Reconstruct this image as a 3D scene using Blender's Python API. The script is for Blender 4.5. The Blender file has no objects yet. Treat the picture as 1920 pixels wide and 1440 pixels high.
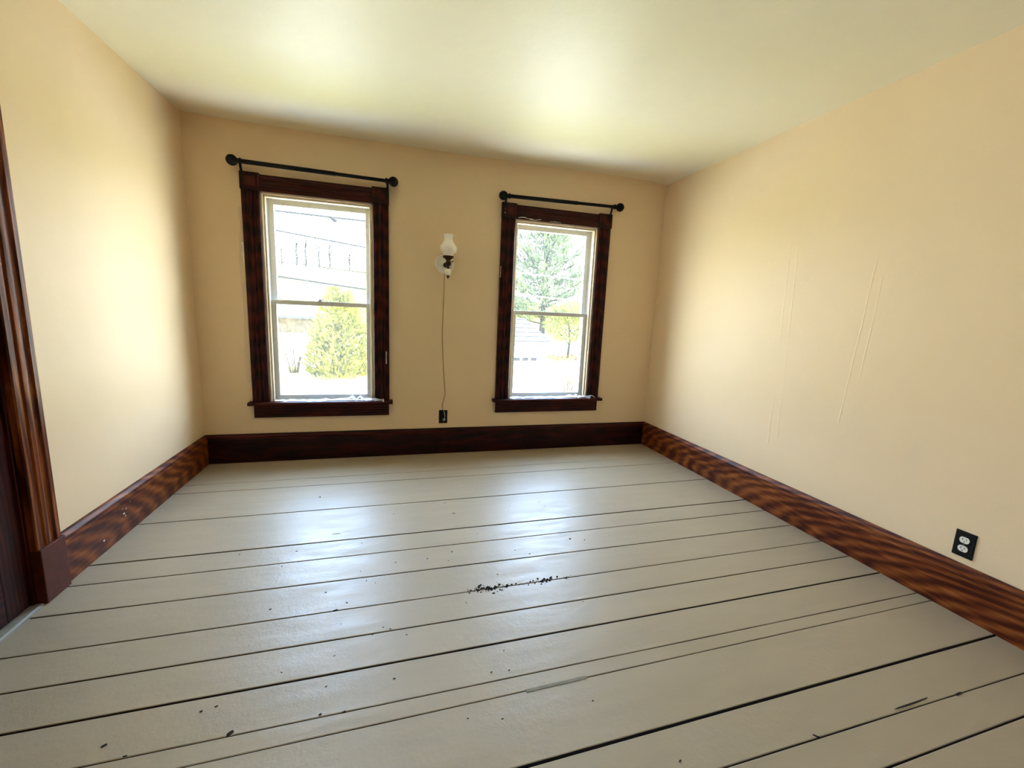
import bpy, math, random
from mathutils import Vector, Matrix, noise

# ------------------------------------------------------------------ camera, world, sun, exposure
sc = bpy.context.scene
col = sc.collection
CAMZ, FPX = 1.2191, 791.75
YAW, PITCH, ROLL = math.radians(16.0415), math.radians(9.3751), math.radians(2.5093)
_f = Vector((math.sin(YAW) * math.cos(PITCH), math.cos(YAW) * math.cos(PITCH), -math.sin(PITCH)))
_r0 = Vector((math.cos(YAW), -math.sin(YAW), 0)); _u0 = _r0.cross(_f)
_r = _r0 * math.cos(ROLL) + _u0 * math.sin(ROLL)
_u = _u0 * math.cos(ROLL) - _r0 * math.sin(ROLL)
cam_d = bpy.data.cameras.new('camera'); cam = bpy.data.objects.new('camera', cam_d); col.objects.link(cam)
cam_d.sensor_width = 36; cam_d.lens = FPX / 1920 * 36; cam_d.clip_start = .02; cam_d.clip_end = 1000
cam.matrix_world = Matrix(((_r.x, _u.x, -_f.x, 0), (_r.y, _u.y, -_f.y, 0), (_r.z, _u.z, -_f.z, CAMZ), (0, 0, 0, 1)))
sc.camera = cam

SKY_STRENGTH, SUN_STRENGTH = 11.0, 34.0
w = bpy.data.worlds.new('sky'); sc.world = w; w.use_nodes = True
wn = w.node_tree; bg = wn.nodes['Background']
tcw = wn.nodes.new('ShaderNodeTexCoord'); sp = wn.nodes.new('ShaderNodeSeparateXYZ'); rw = wn.nodes.new('ShaderNodeValToRGB')
wn.links.new(tcw.outputs['Generated'], sp.inputs[0]); wn.links.new(sp.outputs['Z'], rw.inputs[0])
rw.color_ramp.elements[0].position = 0.0; rw.color_ramp.elements[0].color = (.95, .98, 1, 1)
rw.color_ramp.elements[1].position = .5; rw.color_ramp.elements[1].color = (.50, .72, 1.10, 1)
wn.links.new(rw.outputs[0], bg.inputs['Color']); bg.inputs['Strength'].default_value = SKY_STRENGTH

sun_d = bpy.data.lights.new('sun', 'SUN'); sun_d.energy = SUN_STRENGTH; sun_d.angle = .01; sun_d.color = (1, .95, .84)
sun = bpy.data.objects.new('sun', sun_d); col.objects.link(sun)
sun.rotation_euler = Vector((-.40, .42, -.80)).to_track_quat('-Z', 'Y').to_euler()

D, XL, XR, YR, H = 3.57, -1.359, 2.4108, -1.25, 2.451      # window wall, left wall, right wall, rear wall, ceiling
WC = (-.5215, 1.3705)                                        # the two window centres
SY, SW = -.40, .52                                           # unseen fill window, added in the left wall behind the camera
for cx in WC:                                                # sky portals in the window openings (they give no light of their own)
    ld = bpy.data.lights.new('window_portal', 'AREA'); ld.shape = 'RECTANGLE'; ld.size = .80; ld.size_y = 1.56
    ld.cycles.is_portal = True
    lo = bpy.data.objects.new('window_portal', ld); col.objects.link(lo)
    lo.location = (cx, D + .20, 1.24); lo.rotation_euler = (math.radians(-90), 0, 0)

ld = bpy.data.lights.new('fill_window_portal', 'AREA'); ld.shape = 'RECTANGLE'; ld.size = 1.20; ld.size_y = SW
ld.cycles.is_portal = True
lo = bpy.data.objects.new('fill_window_portal', ld); col.objects.link(lo)
lo.location = (XL - .21, SY, 1.45); lo.rotation_euler = (0, math.radians(-90), 0)

sc.view_settings.view_transform = 'Standard'; sc.view_settings.look = 'None'
sc.view_settings.gamma = 1; sc.view_settings.use_curve_mapping = False
sc.view_settings.exposure = 1.35
sc.cycles.use_denoising = True
sc.cycles.max_bounces = 16; sc.cycles.diffuse_bounces = 10; sc.cycles.glossy_bounces = 6; sc.cycles.transparent_max_bounces = 24
sc.cycles.sample_clamp_indirect = 0
sc.cycles.caustics_reflective = False; sc.cycles.caustics_refractive = False

G = -2.9                                                     # the street outside lies a storey below
def ray(x, y): return _f * FPX + _r * (x - 960) - _u * (y - 720)
def at(x, y, Y):                                             # pixel to the point at depth Y
    d = ray(x, y); return Vector((0, 0, CAMZ)) + d * (Y / d.y)
def on_ground(x, y):
    d = ray(x, y); return Vector((0, 0, CAMZ)) + d * ((G - CAMZ) / d.z)

# ------------------------------------------------------------------ mesh helpers
class MB:
    def __init__(s): s.v = []; s.f = []
    def box(s, x0, x1, y0, y1, z0, z1):
        n = len(s.v)
        s.v += [(x, y, z) for x in (x0, x1) for y in (y0, y1) for z in (z0, z1)]
        s.f += [tuple(n + i for i in q) for q in ((0, 1, 3, 2), (4, 6, 7, 5), (0, 4, 5, 1), (2, 3, 7, 6), (0, 2, 6, 4), (1, 5, 7, 3))]
        return s
    def prism(s, prof, o, U, V, W, L, segs=1, wob=None):
        """polygon prof in (U, V) at o, pulled L along W"""
        n = len(s.v); k = len(prof); o, U, V, W = map(Vector, (o, U, V, W))
        for i in range(segs + 1):
            t = L * i / segs
            for a, b in prof:
                q = o + U * a + V * b + W * t
                if wob: q = q + wob(t, a, b)
                s.v.append(tuple(q))
        for i in range(segs):
            for j in range(k):
                a = n + i * k + j; b = n + i * k + (j + 1) % k
                s.f.append((a, b, b + k, a + k))
        s.f.append(tuple(n + j for j in range(k))[::-1]); s.f.append(tuple(n + segs * k + j for j in range(k)))
        return s
    def lathe(s, prof, o, axis=(0, 0, 1), n=24, closed=True):
        """prof: (radius, height) pairs about axis at o"""
        A = Vector(axis).normalized(); U = A.orthogonal().normalized(); V = A.cross(U); o = Vector(o); b = len(s.v); k = len(prof)
        for r, h in prof:
            for i in range(n):
                t = 2 * math.pi * i / n
                s.v.append(tuple(o + A * h + (U * math.cos(t) + V * math.sin(t)) * max(r, 1e-5)))
        for j in range(k - 1):
            for i in range(n):
                s.f.append((b + j * n + i, b + j * n + (i + 1) % n, b + (j + 1) * n + (i + 1) % n, b + (j + 1) * n + i))
        if closed:
            s.f.append(tuple(b + i for i in range(n))[::-1]); s.f.append(tuple(b + (k - 1) * n + i for i in range(n)))
        return s
    def tube(s, pts, r, n=8):
        pts = [Vector(p) for p in pts]; b = len(s.v); m = len(pts)
        rs = r if isinstance(r, (list, tuple)) else [r] * m
        prev = None
        for i, p in enumerate(pts):
            t = (pts[min(i + 1, m - 1)] - pts[max(i - 1, 0)]).normalized()
            U = t.orthogonal().normalized() if prev is None else (prev - t * prev.dot(t)).normalized()
            prev = U; V = t.cross(U)
            for j in range(n):
                a = 2 * math.pi * j / n; s.v.append(tuple(p + (U * math.cos(a) + V * math.sin(a)) * rs[i]))
        for i in range(m - 1):
            for j in range(n):
                s.f.append((b + i * n + j, b + i * n + (j + 1) % n, b + (i + 1) * n + (j + 1) % n, b + (i + 1) * n + j))
        s.f.append(tuple(b + j for j in range(n))[::-1]); s.f.append(tuple(b + (m - 1) * n + j for j in range(n)))
        return s
    def poly(s, pts):
        n = len(s.v); s.v += [tuple(p) for p in pts]; s.f.append(tuple(range(n, n + len(pts)))); return s
    def build(s, name, mat, parent=None, bevel=0, smooth=False, recalc=True):
        o = Vector((0, 0, 0))
        if parent is not None:
            q = parent
            while q is not None: o = o + q.location; q = q.parent
        me = bpy.data.meshes.new(name); me.from_pydata([tuple(Vector(v) - o) for v in s.v], [], s.f)
        if recalc:
            import bmesh
            bm = bmesh.new(); bm.from_mesh(me); bmesh.ops.recalc_face_normals(bm, faces=bm.faces); bm.to_mesh(me); bm.free()
        if smooth:
            me.polygons.foreach_set('use_smooth', [True] * len(me.polygons))
        ob = bpy.data.objects.new(name, me); col.objects.link(ob); me.materials.append(mat); ob.parent = parent
        if smooth:
            try: me.set_sharp_from_angle(angle=math.radians(38))
            except Exception: pass
        if bevel:
            m = ob.modifiers.new('bevel', 'BEVEL'); m.width = bevel; m.segments = 2; m.limit_method = 'ANGLE'
        return ob
def empty(name, loc, parent=None):
    o = bpy.data.objects.new(name, None); col.objects.link(o); o.location = loc; o.empty_display_size = .05; o.parent = parent; return o
def tag(o, label=None, cat=None, group=None, kind=None):
    for k, v in (('label', label), ('category', cat), ('group', group), ('kind', kind)):
        if v: o[k] = v
    return o
def struct(o, label, cat=None): return tag(o, label, cat, None, 'structure')

# ------------------------------------------------------------------ materials
class NT:
    def __init__(s, name):
        s.m = bpy.data.materials.new(name); s.m.use_nodes = True; s.t = s.m.node_tree
        s.b = s.t.nodes['Principled BSDF']; s.out = s.t.nodes['Material Output']
        s.tc = s.t.nodes.new('ShaderNodeTexCoord')
    def n(s, typ, **kw):
        x = s.t.nodes.new(typ)
        for k, v in kw.items(): setattr(x, k, v)
        return x
    def l(s, a, b): s.t.links.new(a, b)
    def map(s, scale=(1, 1, 1), coord='Object'):
        mp = s.n('ShaderNodeMapping'); mp.inputs['Scale'].default_value = scale; s.l(s.tc.outputs[coord], mp.inputs[0]); return mp.outputs[0]
    def noise(s, vec, scale, detail=3, rough=.55, dist=0):
        x = s.n('ShaderNodeTexNoise'); x.inputs['Scale'].default_value = scale; x.inputs['Detail'].default_value = detail
        x.inputs['Roughness'].default_value = rough; x.inputs['Distortion'].default_value = dist; s.l(vec, x.inputs['Vector']); return x.outputs['Fac']
    def ramp(s, fac, stops):
        x = s.n('ShaderNodeValToRGB'); e = x.color_ramp.elements
        while len(e) < len(stops): e.new(.5)
        for q, (p, c) in zip(e, stops): q.position = p; q.color = (*c, 1) if len(c) == 3 else c
        s.l(fac, x.inputs[0]); return x.outputs[0]
    def math(s, op, a, b=None, c=None):
        x = s.n('ShaderNodeMath', operation=op)
        for i, v in enumerate((a, b, c)):
            if v is None: continue
            if isinstance(v, (int, float)): x.inputs[i].default_value = v
            else: s.l(v, x.inputs[i])
        return x.outputs[0]
    def mix(s, fac, a, b, mode='MIX'):
        x = s.n('ShaderNodeMix', data_type='RGBA', blend_type=mode)
        for i, v in ((0, fac), (6, a), (7, b)):
            if isinstance(v, (int, float)): x.inputs[i].default_value = v
            elif isinstance(v, tuple): x.inputs[i].default_value = (*v, 1)
            else: s.l(v, x.inputs[i])
        return x.outputs[2]
    def bump(s, h, strength, dist, prev=None):
        x = s.n('ShaderNodeBump'); x.inputs['Strength'].default_value = strength; x.inputs['Distance'].default_value = dist
        s.l(h, x.inputs['Height'])
        if prev is not None: s.l(prev, x.inputs['Normal'])
        return x.outputs[0]
    def set(s, color=None, rough=None, metal=None, spec=None, normal=None, **kw):
        for k, v in (('Base Color', color), ('Roughness', rough), ('Metallic', metal), ('Specular IOR Level', spec), ('Normal', normal)):
            if v is None: continue
            if isinstance(v, (int, float)): s.b.inputs[k].default_value = v
            elif isinstance(v, tuple): s.b.inputs[k].default_value = (*v, 1)
            else: s.l(v, s.b.inputs[k])
        return s.m
def plain(name, color, rough=.5, metal=0, spec=.5, nz=0, nscale=20, nbump=0):
    t = NT(name); c = color; nrm = None
    if nz:
        f = t.noise(t.map(), nscale, 4)
        c = t.ramp(f, [(.3, tuple(x * (1 - nz) for x in color)), (.7, tuple(min(1, x * (1 + nz)) for x in color))])
        if nbump: nrm = t.bump(f, .5, nbump)
    return t.set(c, rough, metal, spec, nrm)
def wall_paint(name, color, seams=(), rough=.55, wave=.004, spec=.3):
    t = NT(name); v = t.map()
    big = t.noise(v, 1.3, 2); fine = t.noise(v, 140, 2); mid = t.noise(v, 9, 3)
    c = t.mix(t.math('MULTIPLY', mid, .5), color, tuple(x * .93 for x in color))
    nrm = t.bump(big, .5, wave * 6); nrm = t.bump(mid, .35, wave, nrm); nrm = t.bump(fine, .25, .0012, nrm)
    if seams:
        sx = t.n('ShaderNodeSeparateXYZ'); t.l(v, sx.inputs[0])
        wob = t.math('MULTIPLY_ADD', t.noise(v, 5, 2), .016, -.008)
        yy = t.math('ADD', sx.outputs['Y'], wob); tot = None
        patch = t.ramp(t.noise(v, 2.2, 2), [(.38, (0, 0, 0)), (.55, (1, 1, 1))])
        for y0, slope, wd, z0, z1 in seams:
            yc = t.math('MULTIPLY_ADD', sx.outputs['Z'], slope, y0)
            d = t.math('ABSOLUTE', t.math('SUBTRACT', yy, yc))
            h = t.math('SUBTRACT', 1, t.math('MINIMUM', t.math('DIVIDE', d, wd), 1))
            e = t.math('MULTIPLY', t.math('GREATER_THAN', sx.outputs['Z'], z0), t.math('LESS_THAN', sx.outputs['Z'], z1))
            h = t.math('MULTIPLY', h, e); tot = h if tot is None else t.math('ADD', tot, h)
        nrm = t.bump(t.math('MULTIPLY', tot, patch), .5, .0025, nrm)
    return t.set(c, rough, 0, spec, nrm)
def wood(name, axis, dark=(.056, .0085, .0018), mid=(.160, .036, .0070), light=(.31, .095, .020), rough=.42):
    t = NT(name); k = [14., 14., 14.]; k['XYZ'.index(axis)] = 2.2
    v = t.map(tuple(k))
    nz = t.noise(v, .8, 6, .62, 2.2)
    wv = t.n('ShaderNodeTexWave', wave_type='RINGS'); wv.inputs['Scale'].default_value = 1.1; wv.inputs['Distortion'].default_value = 5
    wv.inputs['Detail'].default_value = 3; wv.inputs['Detail Scale'].default_value = .8; t.l(v, wv.inputs['Vector'])
    f = t.math('ADD', t.math('MULTIPLY', wv.outputs['Fac'], .22), t.math('MULTIPLY', nz, .82))
    k2 = [160., 160., 160.]; k2['XYZ'.index(axis)] = 5
    pore = t.noise(t.map(tuple(k2)), 1.0, 2)
    c = t.ramp(f, [(.38, dark), (.54, mid), (.72, light)])
    c = t.mix(.35, c, t.ramp(pore, [(.35, (.25, .2, .18)), (.6, (1, 1, 1))]), 'MULTIPLY')
    return t.set(c, t.math('MULTIPLY_ADD', pore, .18, rough - .09), 0, .2, t.bump(pore, .25, .0006))

M = {}
M['wall'] = wall_paint('tan_wall_paint', (.78, .605, .39))
M['wall_seams'] = wall_paint('tan_wall_paint_over_seams', (.78, .605, .39),
    seams=[(2.127, .038, .006, .45, 1.9), (2.062, .044, .006, .5, 1.75), (1.76, -.058, .005, .7, 1.6), (1.70, -.05, .005, .8, 1.5)])
M['ceiling'] = wall_paint('ceiling_paint', (.80, .735, .57), rough=.5, wave=.005, spec=.25)
M['wood_x'] = wood('stained_oak_x', 'X'); M['wood_y'] = wood('stained_oak_y', 'Y'); M['wood_z'] = wood('stained_oak_z', 'Z')
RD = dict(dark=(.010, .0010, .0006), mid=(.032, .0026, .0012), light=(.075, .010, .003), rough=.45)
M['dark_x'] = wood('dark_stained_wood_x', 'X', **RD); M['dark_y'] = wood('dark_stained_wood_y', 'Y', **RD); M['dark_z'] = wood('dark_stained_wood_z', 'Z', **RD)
M['plinth'] = plain('red_brown_varnish', (.085, .016, .006), .45, spec=.25, nz=.25, nscale=30)
def old_white(name, c, wear):
    t = NT(name); v = t.map(); a = t.noise(v, 14, 5, .65); b = t.noise(v, 60, 3)
    cc = t.mix(t.ramp(a, [(.60, (0, 0, 0)), (.72, (1, 1, 1))]), c, tuple(x * wear for x in c))
    return t.set(cc, .5, 0, .4, t.bump(b, .4, .0015))
M['sash'] = old_white('worn_white_sash_paint', (.60, .61, .62), .72)
M['jamb'] = old_white('worn_cream_jamb_paint', (.56, .46, .32), .75)
M['black'] = plain('black_painted_iron', (.003, .003, .0035), .5, spec=.2)
M['black_plate'] = plain('black_wall_plate', (.003, .003, .003), .45, spec=.25)
M['ivory'] = plain('ivory_plastic', (.74, .72, .62), .4); M['slot'] = plain('slot_black', (.004, .004, .004), .7)
M['milk'] = plain('ribbed_milk_glass', (.93, .91, .84), .22); M['brass'] = plain('aged_brass', (.055, .026, .014), .33, .75)
M['porcelain'] = plain('white_porcelain', (.92, .90, .83), .3); M['cord'] = plain('brown_gold_cord', (.30, .18, .05), .5)
M['plug'] = plain('grey_plug', (.42, .42, .42), .5); M['steel'] = plain('dull_steel', (.22, .21, .2), .4, .8)
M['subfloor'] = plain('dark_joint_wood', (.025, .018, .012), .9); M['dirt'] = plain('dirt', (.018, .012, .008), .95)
M['chip'] = plain('pale_paint_chip', (.75, .73, .68), .7); M['threshold'] = plain('worn_threshold_paint', (.24, .22, .18), .5, nz=.25, nscale=25)
def floor_paint(name='grey_floor_paint'):
    t = NT(name); v = t.map((.35, 1.6, 1)); vi = t.map()
    oi = t.n('ShaderNodeObjectInfo')
    a = t.noise(v, 4, 4, .6); b = t.noise(vi, 38, 4, .6); c3 = t.noise(t.map((6, 60, 60)), 1, 3)
    base = t.ramp(a, [(.25, (.375, .308, .212)), (.55, (.40, .330, .230)), (.8, (.425, .352, .248))])
    base = t.mix(t.math('MULTIPLY', oi.outputs['Random'], .22), base, (.335, .285, .212))
    spk = t.ramp(t.noise(vi, 75, 5, .75), [(.70, (0, 0, 0)), (.76, (1, 1, 1))])
    rg = t.math('MULTIPLY_ADD', t.noise(t.map((1.5, 6, 1)), 2.5, 5, .65), .44, .21)
    nrm = t.bump(t.noise(t.map((1.2, 5, 1)), 1.6, 2), .5, .006)
    nrm = t.bump(b, .45, .0022, nrm); nrm = t.bump(t.noise(vi, 110, 3, .7), .35, .0012, nrm); nrm = t.bump(c3, .2, .0008, nrm)
    return t.set(base, rg, 0, .62, nrm)
M['floor'] = floor_paint()
def glass():
    t = NT('hazy_window_glass'); t.t.nodes.remove(t.b)
    tr = t.n('ShaderNodeBsdfTransparent'); tr.inputs[0].default_value = (.93, .95, .94, 1)
    tl = t.n('ShaderNodeBsdfTranslucent'); tl.inputs[0].default_value = (.9, .9, .9, 1)  # translucent share lays a pale glare veil over the view
    df = t.n('ShaderNodeMixShader'); t.l(t.math('MULTIPLY_ADD', t.noise(t.map(), 5, 4), .010, .007), df.inputs[0]); t.l(tr.outputs[0], df.inputs[1]); t.l(tl.outputs[0], df.inputs[2])
    gl = t.n('ShaderNodeBsdfGlossy'); gl.inputs['Roughness'].default_value = .02
    fr = t.n('ShaderNodeFresnel'); ge = t.n('ShaderNodeNewGeometry')      # thin pane: the same reflection on entering and leaving
    t.l(t.math('MULTIPLY_ADD', ge.outputs['Backfacing'], 1 / 1.45 - 1.45, 1.45), fr.inputs['IOR'])
    mx = t.n('ShaderNodeMixShader'); t.l(fr.outputs[0], mx.inputs[0]); t.l(df.outputs[0], mx.inputs[1]); t.l(gl.outputs[0], mx.inputs[2])
    t.l(mx.outputs[0], t.out.inputs['Surface']); return t.m
M['glass'] = glass()
def film(k=.45):
    t = NT('clear_plastic_film'); t.t.nodes.remove(t.b)
    tr = t.n('ShaderNodeBsdfTransparent'); df = t.n('ShaderNodeBsdfPrincipled')
    df.inputs['Base Color'].default_value = (.85, .88, .92, 1); df.inputs['Roughness'].default_value = .15
    mx = t.n('ShaderNodeMixShader'); mx.inputs[0].default_value = k
    t.l(tr.outputs[0], mx.inputs[1]); t.l(df.outputs[0], mx.inputs[2]); t.l(mx.outputs[0], t.out.inputs['Surface']); return t.m
M['film'] = film(); M['tape'] = film(.16)

# ------------------------------------------------------------------ floor of separate planks
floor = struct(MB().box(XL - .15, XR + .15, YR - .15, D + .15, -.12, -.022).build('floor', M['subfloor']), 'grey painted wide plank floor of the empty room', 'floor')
# far joint lines: y at the left wall, y at the right wall, gap
J = [(3.552, 3.552, .001), (3.135, 3.168, .0012), (3.003, 3.010, .0022), (2.792, 2.786, .0013), (2.606, 2.630, .0042), (2.217, 2.247, .0046), (2.059, 2.082, .0014),
     (1.867, 1.880, .0042), (1.657, 1.687, .0050), (1.492, 1.530, .0036), (1.333, 1.378, .0050), (1.180, 1.215, .0032), (1.113, 1.160, .0022),
     (.884, .942, .0072), (.760, .788, .0030), (.627, .680, .0042), (.430, .470, .004), (.245, .285, .004), (.055, .09, .004), (-.14, -.11, .004),
     (-.33, -.30, .004), (-.52, -.50, .004), (-.71, -.69, .004), (-.90, -.88, .004), (-1.08, -1.07, .004), (YR, YR, .002)]
rng = random.Random(4)
planks = []
for i in range(len(J) - 1):
    a, b = J[i], J[i + 1]; mb = MB(); N = 40; dz = rng.uniform(-.0016, .0004); T = .02; tl = rng.uniform(-.0055, .0055) * abs(a[0] - b[0]) / 2
    vs = []
    for k in range(N + 1):
        u = k / N; x = XL - .02 + (XR - XL + .04) * u
        y1 = a[0] + (a[1] - a[0]) * u - a[2] * .62 + .0010 * noise.noise((x * 1.7, i * 3.1, 0)) + .0005 * noise.noise((x * 9, i, 4))
        y0 = b[0] + (b[1] - b[0]) * u + b[2] * .62 + .0010 * noise.noise((x * 1.7, i * 3.1 + 7, 0)) + .0005 * noise.noise((x * 9, i, 9))
        e = min(.0022, (y1 - y0) * .1); zt = dz + 0 + .0004 * noise.noise((x * .8, i * 5., 2))
        c = .0002 * noise.noise((x * .5, i * 2.7, 8))
        ym = (y0 + y1) / 2
        vs.append([(x, y0, -T), (x, y0, zt - tl - .0016), (x, y0 + e, zt - tl), (x, ym, zt + c), (x, y1 - e, zt + tl), (x, y1, zt + tl - .0016), (x, y1, -T)])
    for r_ in vs: mb.v += r_
    for k in range(N):
        for j in range(6):
            q = k * 7 + j; mb.f.append((q, q + 7, q + 8, q + 1))
    mb.f.append(tuple(range(7))); mb.f.append(tuple(N * 7 + j for j in range(7))[::-1])
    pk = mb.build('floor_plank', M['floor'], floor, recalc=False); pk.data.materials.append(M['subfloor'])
    for pf in pk.data.polygons:                               # plank sides coloured dark to deepen the shade in the joints
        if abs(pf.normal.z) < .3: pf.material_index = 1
    planks.append(pk)
def plank_at(x, y):
    u = (x - XL) / (XR - XL)
    for i in range(len(J) - 1):
        if J[i + 1][0] + (J[i + 1][1] - J[i + 1][0]) * u <= y: return planks[i]
    return planks[-1]
def blot(name, x, y, L, W, ang, mat, z=.0012, n=11, seed=0):
    rg = random.Random(seed); pts = []; ca, sa = math.cos(ang), math.sin(ang)
    for k in range(n):
        t = 2 * math.pi * k / n; q = 1 + rg.uniform(-.25, .25)
        px, py = L / 2 * math.cos(t) * q, W / 2 * math.sin(t) * q
        pts.append((x + px * ca - py * sa, y + px * sa + py * ca))
    mb = MB(); b = len(pts)
    mb.v += [(p[0], p[1], -.004) for p in pts] + [(p[0], p[1], z) for p in pts]
    mb.f.append(tuple(range(b, 2 * b)))
    for k in range(b): mb.f.append((k, (k + 1) % b, b + (k + 1) % b, b + k))
    return mb.build(name, mat, plank_at(x, y))
for k, (x, y, L, W, a) in enumerate([(-.451, 1.197, .017, .012, .6), (-.767, 1.237, .013, .006, .5), (1.231, .785, .016, .005, -.7), (1.868, .783, .036, .007, .12),
        (-.145, 1.192, .012, .006, .3), (-.213, 1.200, .008, .004, .4), (-.297, 2.298, .040, .004, .02), (-.452, 2.800, .011, .010, 0), (.776, .821, .010, .004, .3),
        (-.557, 1.292, .008, .004, .3), (.62, 1.05, .006, .004, 0), (.05, 1.47, .006, .004, 0), (.30, 1.60, .006, .003, .3), (.95, 2.0, .012, .004, 0), (.36, 2.42, .02, .003, .05), (-.52, 1.30, .008, .003, .2)]):
    blot('knot_hole', x, y, L, W, a, M['dirt'], seed=k)
rg = random.Random(77)
for k in range(48):                                           # small nicks, thickest where the paint is worn
    x, y = (rg.gauss(-.15, .28), rg.uniform(1.15, 2.6)) if k < 34 else (rg.gauss(.75, .3), rg.uniform(.95, 2.5))
    blot('nick', x, y, rg.uniform(.003, .010), rg.uniform(.0015, .0032), rg.gauss(0, .35), M['dirt'], n=7, seed=200 + k)
# split edge of one plank, and the pale sliver let in beside it
blot('edge_split', 1.66, .795, .16, .005, .03, M['dirt'], seed=40); blot('edge_split', .20, .825, .14, .004, .12, M['dirt'], seed=41)
sl = MB().prism([(0, -.004), (.010, -.004), (.012, .0022), (.002, .0012)], (.42, 1.126, 0), (0, 1, 0), (0, 0, 1), (1, .022, 0), .22).build('wood_sliver', M['threshold'], plank_at(.5, 1.10))
crumbs = MB(); rg = random.Random(9)
for k in range(210):
    if k < 120: x = rg.gauss(.40, .055)
    elif k < 175: x = rg.gauss(.655, .05)
    else: x = rg.uniform(.30, .86)
    yj = 1.657 + (1.687 - 1.657) * (x - XL) / (XR - XL)
    y = yj + rg.gauss(0, .011); s = rg.choice((.0012, .0018, .0018, .0026, .0045, .0062)) * rg.uniform(.7, 1.2); a = rg.uniform(0, 6.3)
    if k > 195: s = .002
    p = [(x + s * 1.4 * math.cos(a + t) * rg.uniform(.6, 1.2), y + s * math.sin(a + t) * rg.uniform(.6, 1.2), -.0004) for t in (0, 1.3, 2.5, 3.8, 5)]
    top = (x, y, s * .7 + .001); n = len(crumbs.v); crumbs.v += p + [top]
    crumbs.f += [(n + i, n + (i + 1) % 5, n + 5) for i in range(5)] + [tuple(n + i for i in range(5))[::-1]]
tag(crumbs.build('dirt_crumbs', M['dirt']), 'dark dirt crumbs scattered along a floor joint in the middle', 'dirt', kind='stuff')

# ------------------------------------------------------------------ walls and ceiling
WT = .19
OW, OZ0, OZ1 = .385, .455, 2.005                             # window opening half width, bottom, top
mb = MB(); xs = [XL - .2]
for cx in WC: xs += [cx - OW, cx + OW]
xs.append(XR + .2)
for i in range(0, 6, 2): mb.box(xs[i], xs[i + 1], D, D + WT, -.3, H + .2)
for i in (1, 3):
    mb.box(xs[i], xs[i + 1], D, D + WT, -.3, OZ0); mb.box(xs[i], xs[i + 1], D, D + WT, OZ1, H + .2)
struct(mb.build('wall_back', M['wall'], recalc=False), 'tan painted wall holding the two sash windows', 'wall')
DY0, DY1, DZ = 1.155, 1.945, 2.02                            # door opening in the left wall
mb = MB(); mb.box(XL - .2, XL, DY1, D + .1, -.3, H + .2).box(XL - .2, XL, YR - .2, SY - SW / 2, -.3, H + .2).box(XL - .2, XL, SY + SW / 2, DY0, -.3, H + .2).box(XL - .2, XL, SY - SW / 2, SY + SW / 2, -.3, .85).box(XL - .2, XL, SY - SW / 2, SY + SW / 2, 2.05, H + .2).box(XL - .2, XL, DY0, DY1, DZ, H + .2)
struct(mb.build('wall_left', M['wall'], recalc=False), 'tan painted side wall with the dark wooden door', 'wall')
struct(MB().box(XR, XR + .2, YR - .2, D + .1, -.3, H + .2).build('wall_right', M['wall_seams']), 'tan painted side wall with faint raised wallpaper seams', 'wall')
struct(MB().box(XL - .2, XR + .2, YR - .2, YR, -.3, H + .2).build('wall_rear', M['dark_z']), 'unseen rear wall facing the windows, made dark to cut bounced light', 'wall')  # dark finish chosen to hold down light bounced at the window wall
mb = MB(); NX, NY = 40, 50                                    # old plaster ceiling, not quite flat
for j in range(NY + 1):
    for i in range(NX + 1):
        x = XL - .03 + (XR - XL + .06) * i / NX; y = YR - .03 + (D - YR + .06) * j / NY
        edge = max(0, 1 - (XR - x) / .22) ** 2
        z = H + .006 * noise.noise((x * .9, y * .9, 3)) + .002 * noise.noise((x * 4, y * 4, 1)) - .012 * edge + edge * .008 * noise.noise((1, y * 4, 7))
        left = max(0, 1 - (x - XL) / .35) * max(0, 1 - (D - y) / .5)
        mb.v.append((x, y, z + .012 * left))
for j in range(NY):
    for i in range(NX):
        q = j * (NX + 1) + i; mb.f.append((q, q + NX + 1, q + NX + 2, q + 1))
n = len(mb.v); mb.box(XL - .1, XR + .1, YR - .1, D + .1, H + .05, H + .2)
struct(mb.build('ceiling', M['ceiling'], smooth=True, recalc=False), 'cream white uneven plaster ceiling', 'ceiling')

# ------------------------------------------------------------------ baseboards
BT, BH, CZ = .0214, .182, .176
board = [(0, 0), (BT, 0), (BT, BH - .004), (BT - .003, BH), (0, BH)]
cap = [(0, CZ), (.0255, CZ), (.028, CZ + .004), (.0265, CZ + .010), (.020, CZ + .013), (.0185, CZ + .020), (.0205, CZ + .026), (.0165, CZ + .034), (.0105, CZ + .040), (.0085, .2235), (0, .2235)]
def baseboard(name, o, U, W, L, mat, label):
    b = MB().prism(board, o, U, (0, 0, 1), W, L).build(name, mat); struct(b, label, 'baseboard')
    MB().prism(cap, o, U, (0, 0, 1), W, L).build('cap_moulding', mat, b, smooth=True); return b
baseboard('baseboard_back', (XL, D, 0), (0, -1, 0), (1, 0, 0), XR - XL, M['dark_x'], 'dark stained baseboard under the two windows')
bl = baseboard('baseboard_left', (XL, 2.085, 0), (1, 0, 0), (0, 1, 0), D - 2.085, M['wood_y'], 'brown oak baseboard with pale paint chips beside the door')
baseboard('baseboard_right', (XR, YR, 0), (-1, 0, 0), (0, 1, 0), D - YR, M['wood_y'], 'long red-brown oak baseboard under the black outlet plate')
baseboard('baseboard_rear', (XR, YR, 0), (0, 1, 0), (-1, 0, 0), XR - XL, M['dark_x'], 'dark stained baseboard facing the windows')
baseboard('baseboard_left_near', (XL, YR, 0), (1, 0, 0), (0, 1, 0), 1.03 - YR, M['wood_y'], 'brown oak baseboard on the other side of the door')
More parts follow.
